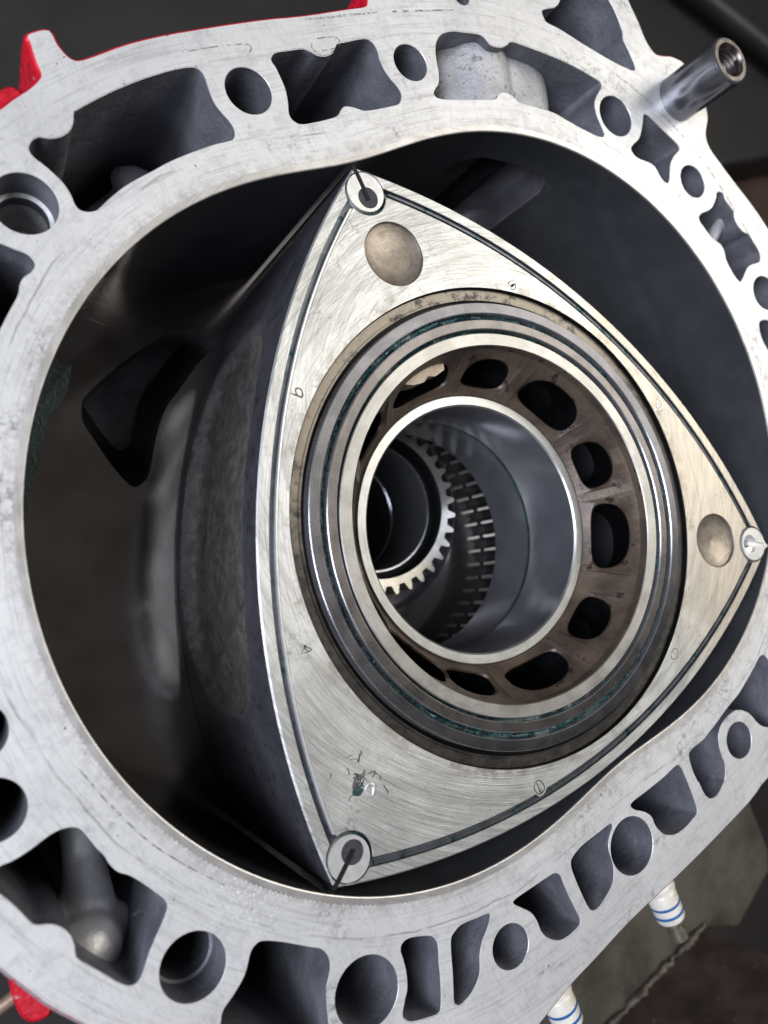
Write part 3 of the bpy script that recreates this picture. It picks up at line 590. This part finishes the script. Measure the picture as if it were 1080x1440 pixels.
def gear_loop(N, root, tip, phase=0., inner=False):
    P = []
    for k in range(N):
        a = 2*math.pi*k/N+phase; p_ = 2*math.pi/N
        for t, r in ((-.5, root), (-.30, root), (-.22, root+(tip-root)*.35), (-.13, root+(tip-root)*.85), (-.08, tip), (.08, tip), (.13, root+(tip-root)*.85), (.22, root+(tip-root)*.35), (.30, root)):
            P.append((r*math.cos(a+t*p_), r*math.sin(a+t*p_)))
    return np.array(P)
GL = ccw(gear_loop(34, 28.9, 32.1, .03))
gear.flat(GL, [circle(0, 0, 26.2, 96)], -69.6); gear.wall([(GL, -69.6), (GL, DEEP-8)], 0)
gear.lathe([(26.2, -69.6), (25.7, -70.3), (25.7, -75.5)], 1, (0, 0), 96); gear.lathe([(25.7, -75.5), (23.8, -75.5)], 1, (0, 0), 96)
sg = gear.build('stationary_gear', [MT['gear'], MT['black']], sh_, 30)
q = MB(); q.lathe([(23.8, -78), (23.8, -74.8), (23.5, -74.4), (22.9, -74.4), (22.6, -74.8)], 0, (0, 0), 120)
q.lathe([(22.6, -74.8), (22.5, -100), (22.5, -101), (23.2, -101.2), (23.2, -102.6), (22.5, -103), (22.5, -124)], 1, (0, 0), 120); q.lathe([(22.5, -124), (0.01, -124.5)], 2, (0, 0), 120)
q.build('main_bearing', [MT['chromering'], MT['bore'], MT['oil_shade']], sg, 40)

# ------------------------------------------------------------------ rotor
rt = thing('rotor', 'three cornered rotor with brushed face and ringed bore inside the silver housing', 'rotor', (CX, CY, DEEP))
def rot(P, a): c_, s__ = math.cos(a), math.sin(a); P = np.asarray(P); return P@np.array([[c_, s__], [-s__, c_]])
def place(P): return rot(P, TH)+[CX, CY]
RAP, RMID = 106.4, 76.3
half = RAP*math.sin(math.pi/3); sag = RMID-RAP*.5; RF = (half*half+sag*sag)/(2*sag); HB = math.asin(half/RF)
def arc(k, d, n=120, b0=None, b1=None):
    """points along flank k moved inwards by d, anticlockwise, rotor frame"""
    u = np.array([math.cos(math.pi/3+k*2*math.pi/3), math.sin(math.pi/3+k*2*math.pi/3)]); v = np.array([-u[1], u[0]]); cen = u*(RMID-RF)
    t = np.linspace(-HB if b0 is None else b0, HB if b1 is None else b1, n); return cen+(RF-d)*(np.cos(t)[:, None]*u+np.sin(t)[:, None]*v)
CD, CR = 98.75, 6.25
apx = [np.array([math.cos(k*2*math.pi/3), math.sin(k*2*math.pi/3)]) for k in range(3)]
flank_loop = np.concatenate([arc(k, 0, 100)[:-1] for k in range(3)])
def groove_loop(d, side):
    P = []
    for k in range(3):
        A = arc(k, d, 200); c0, c1 = apx[k]*CD, apx[(k+1) % 3]*CD
        keep = (np.hypot(*(A-c0).T) > CR) & (np.hypot(*(A-c1).T) > CR) & (np.abs(np.linspace(-1, 1, 200)) < .985)
        A = A[keep]; P.append(A)
    out_ = []
    for k in range(3):
        out_.append(P[k]); c1 = apx[(k+1) % 3]*CD; e0 = P[k][-1]-c1; e1 = P[(k+1) % 3][0]-c1
        a0, a1 = math.atan2(e0[1], e0[0]), math.atan2(e1[1], e1[0])
        if side == 'out':
            while a1 < a0: a1 += 2*math.pi
            # travel round the tip side
            tip = math.atan2(apx[(k+1) % 3][1], apx[(k+1) % 3][0])
            a = np.linspace(a0, a1, 40)[1:-1]
            if not np.any(np.abs((a-tip+math.pi) % (2*math.pi)-math.pi) < .15): a = np.linspace(a0, a1-2*math.pi, 40)[1:-1]
        else:
            tip = math.atan2(-apx[(k+1) % 3][1], -apx[(k+1) % 3][0]); a = np.linspace(a0, a1, 40)[1:-1]
            if not np.any(np.abs((a-tip+math.pi) % (2*math.pi)-math.pi) < .25):
                a = np.linspace(a0, a1-2*math.pi if a1 > a0 else a1+2*math.pi, 40)[1:-1]
        out_.append(c1+CR*np.stack([np.cos(a), np.sin(a)], 1))
    return np.concatenate(out_)
G_OUT, G_IN = 3.1, 5.5
gout = place(groove_loop(G_OUT, 'out')); gin = place(groove_loop(G_IN, 'in'))
fl_ = place(flank_loop); flin = place(np.concatenate([arc(k, .45, 100)[:-1] for k in range(3)]))
rc = (CX, CY)
SD = 99.05                      # corner seal centre
DIMP = [(81.1, 0.0, 8.9), (81.1, 2*math.pi/3-.004, 9.15)]
dim = [circle(*place([[d_*math.cos(a), d_*math.sin(a)]])[0], r, 64) for d_, a, r in DIMP]
b = MB()
b.flat(flin, [gout], 0, 0); b.flat(gin, [circle(CX, CY, 68.05, 200)]+dim, 0, 0)
zc = lambda L, z: (L, z)
b.wall([(gout, 0), (offset(gout, -.12), -.15)], 0); b.wall([(offset(gout, -.12), -.15), (offset(gout, -.12), -1.3)], 8); b.wall([(gin, 0), (offset(gin, .12), -.15)], 0); b.wall([(offset(gin, .12), -.15), (offset(gin, .12), -1.3)], 8)
b.flat(offset(gout, -.12), [offset(gin, .12)], -1.3, 8)
# stepped middle: (radius, depth) profiles
b.lathe([(68.05, 0), (67.8, -.25), (67.7, -1.4)], 3, rc, 200); b.lathe([(67.7, -1.4), (65.3, -1.5), (65.2, -1.2), (64.6, -1.2), (64.5, -2.4)], 9, rc, 200); b.lathe([(64.5, -2.4), (63.4, -2.4)], 3, rc, 200)
b.lathe([(63.4, -2.4), (54.6, -2.4)], 5, rc, 200)
b.lathe([(54.6, -2.4), (54.6, -.25), (54.35, 0)], 4, rc, 200); b.lathe([(54.35, 0), (51.1, 0), (50.85, -.3)], 4, rc, 200)
b.lathe([(50.85, -.3), (50.7, -3.0)], 5, rc, 200)
b.lathe([(41.2, -18.8), (40.9, -22), (40.9, -43)], 5, rc, 120)
# flanks with the combustion recess pressed in
NA, NZ = 190, 84
zs = np.concatenate([[-.45], np.linspace(-2, -78.5, NZ-2), [-79.6]])
recv = []
for k in range(3):
    rows = []; rec = []
    t = np.linspace(-1, 1, NA); u = apx[k]+apx[(k+1) % 3]; u = u/np.linalg.norm(u); cen = u*(RMID-RF)
    for z in zs:
        A = arc(k, 0, NA); al_ = t*60; y = z+43.
        # rounded outline: half length 35 degrees, half height 31.5
        dmin = (1-((np.abs(al_)/35.)**3.4+(abs(y)/31.5)**3.4)**(1/3.4))*34
        ridge = 1.5*np.exp(-((np.abs(al_)-24+y*.35)/2.4)**2)+.8*np.exp(-((al_+8-y*.5)/4.)**2)
        dep = np.where(dmin > 0, 5.6*(1-np.exp(-np.clip(dmin, 0, 99)/1.8))*(.75+.25*np.cos(al_/36*math.pi/2))-ridge*np.clip(dmin/4, 0, 1), 0)
        dirn = (A-cen)/np.linalg.norm(A-cen, axis=1)[:, None]
        rows.append(np.c_[place(A-dirn*dep[:, None]), np.full(NA, z)]); rec += list(np.clip(dmin/3.0*.5+.5, 0, 1))
    q = MB(); q.strip(rows, 0, False); o = q.build('flank_face', MT['flank'], rt, 40, merge=False)
    at = o.data.attributes.new('recess', 'FLOAT', 'POINT'); at.data.foreach_set('value', [float(r_) for r_ in rec])
b.wall([(flin, 0), (fl_, -.45)], 0)
b.flat(fl_, [circle(CX, CY, 47.5, 120)], -79.6, 3, flip=True)
# conical web with twelve windows
Rb, Zb, Rt, Zt = 41.2, -18.8, 50.7, -3.0
def cone(P): # (arc, t)
    th_ = P[:, 0]/46.+TH; t_ = P[:, 1]; bow = np.sin(np.clip(t_, 0, 1)*math.pi)*-1.6
    r = Rb+(Rt-Rb)*t_; return np.c_[CX+r*np.cos(th_), CY+r*np.sin(th_), Zb+(Zt-Zb)*t_+bow]
def super_oval(c, hw, t0, t1, n=40, e=2.6, skew=0.):
    a = np.linspace(0, 2*np.pi, n, endpoint=False); X = np.sign(np.cos(a))*np.abs(np.cos(a))**(2/e); Y = np.sign(np.sin(a))*np.abs(np.sin(a))**(2/e)
    tt = (t0+t1)/2+Y*(t1-t0)/2; return np.stack([(c+X*hw*(1-.10*Y)+skew*Y)*math.radians(1)*46, tt], 1)
wins = []
for i, c_ in enumerate((0.3, 30, 61, 92, 122, 152, 183, 214, 238, 262, 292, 325)):
    big = i % 2 == 0; wins.append(super_oval(c_, 14.2 if big else 10.3, .17, .88 if big else .84))
lo, hi = -16, 344
wl = [w+[0, 0] for w in wins]
seam = -15.3
per_ = 360*math.radians(1)*46; x0 = seam*math.radians(1)*46
nx = 240; xs = np.linspace(x0, x0+per_, nx+1)
rect = np.array([(x_, 0.) for x_ in xs]+[(x_, 1.) for x_ in xs[::-1]])
P, T = fill(rect, wl, np.array([(x_, t_) for x_ in xs[2:-2:2] for t_ in (.08, .94)]))
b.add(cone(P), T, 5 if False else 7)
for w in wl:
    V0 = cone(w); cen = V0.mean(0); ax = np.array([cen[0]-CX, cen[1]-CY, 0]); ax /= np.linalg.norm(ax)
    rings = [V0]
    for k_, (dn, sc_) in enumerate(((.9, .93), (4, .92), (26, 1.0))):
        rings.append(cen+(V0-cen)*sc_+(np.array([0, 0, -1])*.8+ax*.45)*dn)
    b.strip(rings[:2], 7); b.strip(rings[1:], 3); b.add(rings[-1], [tuple(range(len(w)))], 3)  # window depths painted black as shade
rb = b.build('rotor_body', [MT['rotor'], MT['oil_shade'], MT['oil_shade'], MT['oil_shade'], MT['land'], MT['brown'], MT['recess'], MT['brown'], MT['groove'], MT['tanring']], rt, 32)
# turned balance dimples
for (d_, a, r) in DIMP:
    c_ = place([[d_*math.cos(a), d_*math.sin(a)]])[0]
    q = MB(); q.lathe([(r, 0), (r-.15, -.12), (r-.2, -.75), (r-.5, -.95), (r*.5, -1.6), (r*.2, -1.95), (.02, -2.1)], 0, c_, 64)
    o = q.build('balance_dimple', MT['dimple'], rt, 50)
    # own origin so that the turning marks run round its centre
    dv = Vector(((c_[0]-CX)*S, (c_[1]-CY)*S, 80*S)); o.data.transform(Matrix.Translation(-dv)); o.location = dv
# rings
def ring(name, prof, mts, parent=rt, n=200):
    q = MB()
    for pr, mi in prof: q.lathe(pr, mi, rc, n)
    return q.build(name, mts, parent, 40)
os_ = ring('outer_oil_seal', [([(63.3, -2.3), (63.3, .55), (63.05, .8)], 1), ([(63.05, .8), (60.35, .8)], 0), ([(60.35, .8), (60.1, .55), (60.1, -2.3)], 1)], [MT['seal_outer'], MT['chromering']])
is_ = ring('inner_oil_seal', [([(58.35, -2.3), (58.35, .45), (58.1, .7)], 1), ([(58.1, .7), (55.75, .7)], 0), ([(55.75, .7), (55.5, .45), (55.5, -2.3)], 1)], [MT['seal_inner'], MT['chromering']])
def grease_ring(ro, ri, z0, z1, parent, seed):
    rn = np.random.RandomState(seed); n = 420; a = np.linspace(0, 2*np.pi, n, endpoint=False)
    def sm(k): v = rn.rand(n); ker = np.ones(k)/k; return np.convolve(np.concatenate([v[-k:], v, v[:k]]), ker, 'same')[k:-k]
    zt = z0+(z1-z0)*np.clip((sm(5)-.35)*2.2+(sm(40)-.5)*3.5, 0, 1.25); q = MB(); L = []
    for f, kz in ((0, .25), (.25, .8), (.5, 1.), (.75, .7), (1, .2)):
        r = ro+(ri-ro)*f; z = z0+(zt-z0)*kz*(.75+.5*sm(3)); L.append(np.stack([CX+r*np.cos(a), CY+r*np.sin(a), z], 1))
    q.strip(L); return q.build('seal_grease', MT['grease'], parent, 60)
grease_ring(60.12, 58.33, -1.9, .55, os_, 3); grease_ring(55.52, 54.56, -1.9, .1, is_, 5)
bs = MB(); bs.lathe([(41.0, -21), (41.0, -18.9), (40.6, -18.5), (38.1, -18.5), (37.6, -19.0)], 0, rc, 200)
bs.lathe([(37.6, -19.0), (37.6, -41.8)], 1, rc, 200); bs.lathe([(37.6, -41.8), (38.2, -42.0), (38.5, -43.4), (38.5, -64), (39.2, -64.8), (46.9, -65), (46.9, -70)], 1, rc, 200)
br = bs.build('bearing_shell', [MT['bearing'], MT['bore']], rt, 40)
ring('grease_line', [([(38.44, -42.8), (38.3, -43.6), (38.42, -44.5)], 0)], [MT['grease']], br)
q = MB(); IG = place(rot(ccw(gear_loop(51, 46.6, 43.4, 0.02)), .0)); IR = np.hypot(IG[:, 0]-CX, IG[:, 1]-CY); nI = len(IG)
for i in range(nI):
    j = (i+1) % nI; tip = IR[i] < 44.0 and IR[j] < 44.0
    q.add([(*IG[i], -70), (*IG[j], -70), (*IG[j], -78.6), (*IG[i], -78.6)], [(0, 1, 2, 3)], 0 if tip else 1)  # shade between teeth painted black, lit tips painted bright
q.flat(circle(CX, CY, 47.4, 120), [IG], -70, 1)
q.build('internal_gear', [MT['geartip'], MT['black']], rt, 25)
# casting lug inside the bore
# small cast lug under the land, seen through the bore
lug = ccw(np.array(LUG)); q = MB(); q.flat(lug, z=-7.2); q.wall([(lug, -7.2), (lug, -14)]); q.build('cast_lug', MT['varnish'], rt, 30)
# corner seals, plugs, apex seals
for k in range(3):
    a = k*2*math.pi/3; w = .70
    A0 = math.asin(w/5.5); o_ = [(SD+5.5*math.cos(t), 5.5*math.sin(t)) for t in np.linspace(A0, 2*math.pi-A0, 60)]
    A1 = math.asin(w/3.0); i_ = [(97.4+3.0*math.cos(t), 3.0*math.sin(t)) for t in np.linspace(2*math.pi-A1, A1, 36)]
    loop = place(rot(np.array(o_+i_), a)); q = MB()
    L = ccw(loop); q.flat(L, z=.18); q.wall([(L, .18), (L, -6)])
    cs = q.build('corner_seal', MT['corner'], rt, 30)
    pc = place(rot(np.array([[97.4, 0]]), a))[0]
    q = MB(); q.lathe([(2.98, -.9 if k == 0 else -.15), (.02, -1.6 if k == 0 else -.2)], 0, pc, 40); q.lathe([(2.98, -.15), (2.98, -5)], 0, pc, 40)
    q.build('seal_plug', MT['seal'] if k == 0 else MT['plug'], cs, 30)
    q = MB(); d0, d1 = 96.8, 106.9
    bar = place(rot(np.array([(d0, -.62), (d1-.5, -.62), (d1, -.25), (d1, .25), (d1-.5, .62), (d0, .62)]), a)); bar = ccw(bar)
    zt = (-.35, .04, .04)[k]
    q.flat(bar, z=zt); q.wall([(bar, zt), (bar, -79.4)])
    q.build('apex_seal', MT['seal'] if k == 0 else MT['black'], rt, 30)
    # side seal strip in its groove
    d_in, d_out, z_ = ((4.2, 3.3, -.8), (5.3, 4.85, .03), (4.3, 3.35, -.8))[k]
    p0, p1 = arc(k, d_in, 120), arc(k, d_out, 120)
    keep = (np.hypot(*(p0-apx[k]*CD).T) > 5.9) & (np.hypot(*(p0-apx[(k+1) % 3]*CD).T) > 5.9) & (np.abs(np.linspace(-1, 1, 120)) < .97)
    p0, p1 = place(p0[keep]), place(p1[keep]); n_ = len(p0)
    q = MB(); z3 = lambda P, z: np.c_[P, np.full(len(P), z)]
    q.strip([z3(p0, -1.55), z3(p0, z_), z3(p1, z_), z3(p1, -1.55)], 0, False)
    q.build('side_seal', MT['seal'] if k == 1 else MT['groove'], rt, 30)
    gp = place(rot(np.array([[93.6, -1.2]]), a))[0]; q = MB(); q.flat(ccw(catmull(place(rot(np.array([(93.2, 2.5), (92.2, 0), (92.6, -2.6), (94.5, -4.6), (96.5, -5.6), (95, -2.5), (94.0, 0), (94.4, 2.0)]), a)), 4)), z=-1.0); q.build('seal_grease', MT['grease'], cs)
# stamped letters and figures, tool marks and the torn pit
def stamp(keys, w, label, burr=True, name='stamped_mark'):
    q = MB()
    for k in keys:
        if burr: ribbon(q, [np.array(p_)+[.12, -.10] for p_ in MARKS[k]], w*2.6, .015, 3, 1)
        ribbon(q, MARKS[k], w, .03, 3, 0)
    o = q.build(name, [MT['mark'], MT['burr']], rt, recalc=False); o['label'] = label
stamp(('nine',), .42, 'stamped figure 9 beside the ringed bore'); stamp(('A1', 'A2', 'A3'), .34, 'stamped letter A')
stamp(('dia', 'dia1'), .38, 'diamond shaped punch mark'); stamp(('D', 'D1'), .34, 'faint punched mark beside the bore')
stamp(('ten', 'ten1'), .30, 'faint round punch mark'); stamp(('six', 'six1'), .36, 'stamped figure 6')
q = MB(); rs_ = random.Random(11)
for i in range(46):
    d_ = abs(rs_.gauss(0, 2.6)); a_ = rs_.uniform(0, 6.28); x0, y0 = -73.2+d_*math.cos(a_)*1.1, -51.6+d_*math.sin(a_); L = [(x0, y0)]; dr = rs_.gauss(1.0, .7)
    for k in range(rs_.randint(2, 4)): dr += rs_.gauss(0, .5); L.append((L[-1][0]+.75*math.cos(dr), L[-1][1]+.75*math.sin(dr)))
    ribbon(q, L, rs_.uniform(.16, .42), .03+.0008*i, 3, 0 if rs_.random() < .75 else 1)
o = q.build('scratch_mark', [MT['mark'], MT['burr']], rt, recalc=False); o['label'] = 'cluster of torn scratches round the damaged pit'; o['kind'] = 'stuff'
q = MB(); g1 = ccw(catmull(MARKS['g1'][:-1], 5)); g1 = g1.mean(0)+(g1-g1.mean(0))*1.0; q.flat(g1, z=.025); q.build('damaged_pit', MT['green'], rt)
q = MB(); L = catmull(MARKS['g2'], 5, False); q.tube([(x_, y_, .12) for x_, y_ in L], [0.55*math.sin(math.pi*(i+.6)/(len(L)+.2))+.05 for i in range(len(L))], 0, 8); q.build('metal_burr', MT['burr'], rt, 60)

# ------------------------------------------------------------------ threaded sleeve standing on the rim
SX, SY, SR, SH, SI = 137.39, 87.10, 8.02, 22.83, 5.1
st = thing('threaded_sleeve', 'shiny steel tubular dowel with threaded bore standing upright on the housing rim', 'dowel sleeve', (SX, SY, -6))
q = MB(); q.lathe([(SR, -6), (SR, SH-.9), (SR-.25, SH-.35), (SR-.8, SH)], 0, (SX, SY), 80); q.lathe([(SR-.8, SH), (SI+.75, SH)], 1, (SX, SY), 80); q.lathe([(SI+.75, SH), (SI+.1, SH-.9), (SI+.05, SH-1.2)], 1, (SX, SY), 80)
q.build('sleeve', [MT['stud'], MT['thread']], st, 30)
q = MB(); rows = []; N_ = 60; turns = 12; pitch = 1.5
for i in range(turns*4+1):
    row = []
    for k in range(N_):
        a = 2*math.pi*k/N_; z = SH-1.2-i*pitch/4-pitch*(k/N_); ph = (i % 4)
        row.append((SX+(SI+.05-(0, .35, .75, .35)[ph])*math.cos(a), SY+(SI+.05-(0, .35, .75, .35)[ph])*math.sin(a), z))
    rows.append(np.array(row))
for i in range(len(rows)-1):
    for k in range(N_):
        if k < N_-1: q.add([rows[i][k], rows[i][k+1], rows[i+1][k+1], rows[i+1][k]], [(0, 1, 2, 3)])
        elif i+5 < len(rows): q.add([rows[i][k], rows[i+4][0], rows[i+5][0], rows[i+1][k]], [(0, 1, 2, 3)])
q.lathe([(SI+.06, SH-1.2), (SI+.06, -5)], 0, (SX, SY), 60); q.lathe([(SI+.06, -5), (.02, -5)], 0, (SX, SY), 60)
q.build('thread', MT['thread'], st, 25)

# ------------------------------------------------------------------ spark plugs in the lower side of the housing
def plug(x, label):
    t = thing('spark_plug', label, 'spark plug', (x, -133, -40), 'spark plugs in the lower side')
    def lat(name, prof, mt, parent=t, n=40):
        q = MB(); a = np.linspace(0, 2*np.pi, n, endpoint=False)
        q.strip([np.stack([x+r*np.cos(a), np.full(n, y), -40+r*np.sin(a)], 1) for y, r in prof]); return q.build(name, mt, parent, 35)
    lat('shell', [(-127.5, 7), (-136.5, 7), (-136.5, 9), (-137.5, 9.4), (-146.5, 9.4), (-147.5, 8.4), (-151.5, 8.2), (-152.5, 7)], MT['brass'])
    pr = [(-151.5, 6.2), (-154.5, 6.2)]
    for i in range(4):
        y = -155-i*2.7; pr += [(y, 5.2), (y-.6, 6.0), (y-1.5, 6.0), (y-2.2, 5.1)]
    pr += [(-166.3, 5.5), (-175.7, 5.35), (-176.5, 4.9), (-176.7, 3.2)]
    ins = lat('insulator', pr, MT['ceramic'])
    for y in (-170.1, -173.6): lat('blue_stripe', [(y+.55, 5.35), (y+.5, 5.52), (y-.5, 5.50), (y-.55, 5.3)], MT['blue'], ins)
    lat('terminal', [(-176.5, 3.2), (-179, 3.1), (-179.7, 2.5), (-181.1, 2.5), (-181.7, 3.2), (-184.7, 3.2), (-185.5, 2.4), (-185.5, .02)], MT['brass'])
plug(23.5, 'white blue striped spark plug with its metal tip showing over the stained plate')
plug(-30.5, 'white ribbed spark plug cut off by the bottom edge of the photo')

# ------------------------------------------------------------------ engine stand behind
es = thing('engine_stand', 'engine stand of stained steel plate with dark rusty arm welded along it', 'engine stand', (60, -220, -130))
q = MB(); pp = ccw(np.array([(-120, -150), (120, -150), (156, -226), (155.6, -232), (154.5, -262), (150, -270), (116, -279.5), (96, -266), (96, -300), (-120, -300)]))
q.flat(pp, z=-120); q.wall([(pp, -120), (pp, -132)]); q.build('mounting_plate', MT['plate'], es, 30, bevel=.6)
q = MB(); q.box((-15, -300, 10), (110, 0, 0), (0, 36, 0), (0, 0, 129)); q.build('stand_arm', MT['arm'], es, 30, bevel=1.5)
q = MB(); rnd = random.Random(7); pts = [(x, -263.4+rnd.uniform(-.8, .8), -118.6+rnd.uniform(-.8, .8)) for x in np.arange(-100, 97, 2.2)]
q.tube(pts, [1.9+.7*math.sin(i_*.7)+rnd.uniform(-.5, .5) for i_ in range(len(pts))], 0, 10); q.build('weld_bead', MT['weld'], es, 70)

# ------------------------------------------------------------------ dim things further back
q = MB(); q.box((830, 262, -540), (300, -30, 0), (15, 140, 0), (0, 0, 180)); o = q.build('tool_cabinet', MT['darkitem'], None, 30, bevel=6)
o['label'] = 'blurred black steel box in the dark beyond the threaded sleeve'; o['category'] = 'box'
q = MB(); q.tube([(640, 400, -345), (950, 130, -345)], 12, 0, 20); o = q.build('steel_tube', MT['darktube'], None, 40)
o['label'] = 'blurred dark grey tube slanting across the top right corner'; o['category'] = 'tube'
q = MB(); q.box((830, 40, -570), (165, -20, 0), (10, 110, 0), (0, 0, 150)); o = q.build('brown_panel', MT['rust'], None, 30, bevel=5)
o['label'] = 'blurred dull brown panel lying beyond the right side of the housing'; o['category'] = 'panel'
q = MB(); q.tube([(-330, -153, -250), (-190, -144, -250), (-120, -139.5, -250)], 3.0, 0, 16); o = q.build('copper_rod', MT['copper'], None, 40)
o['label'] = 'thin copper coloured rod blurred below the bottom left red lug'; o['category'] = 'rod'
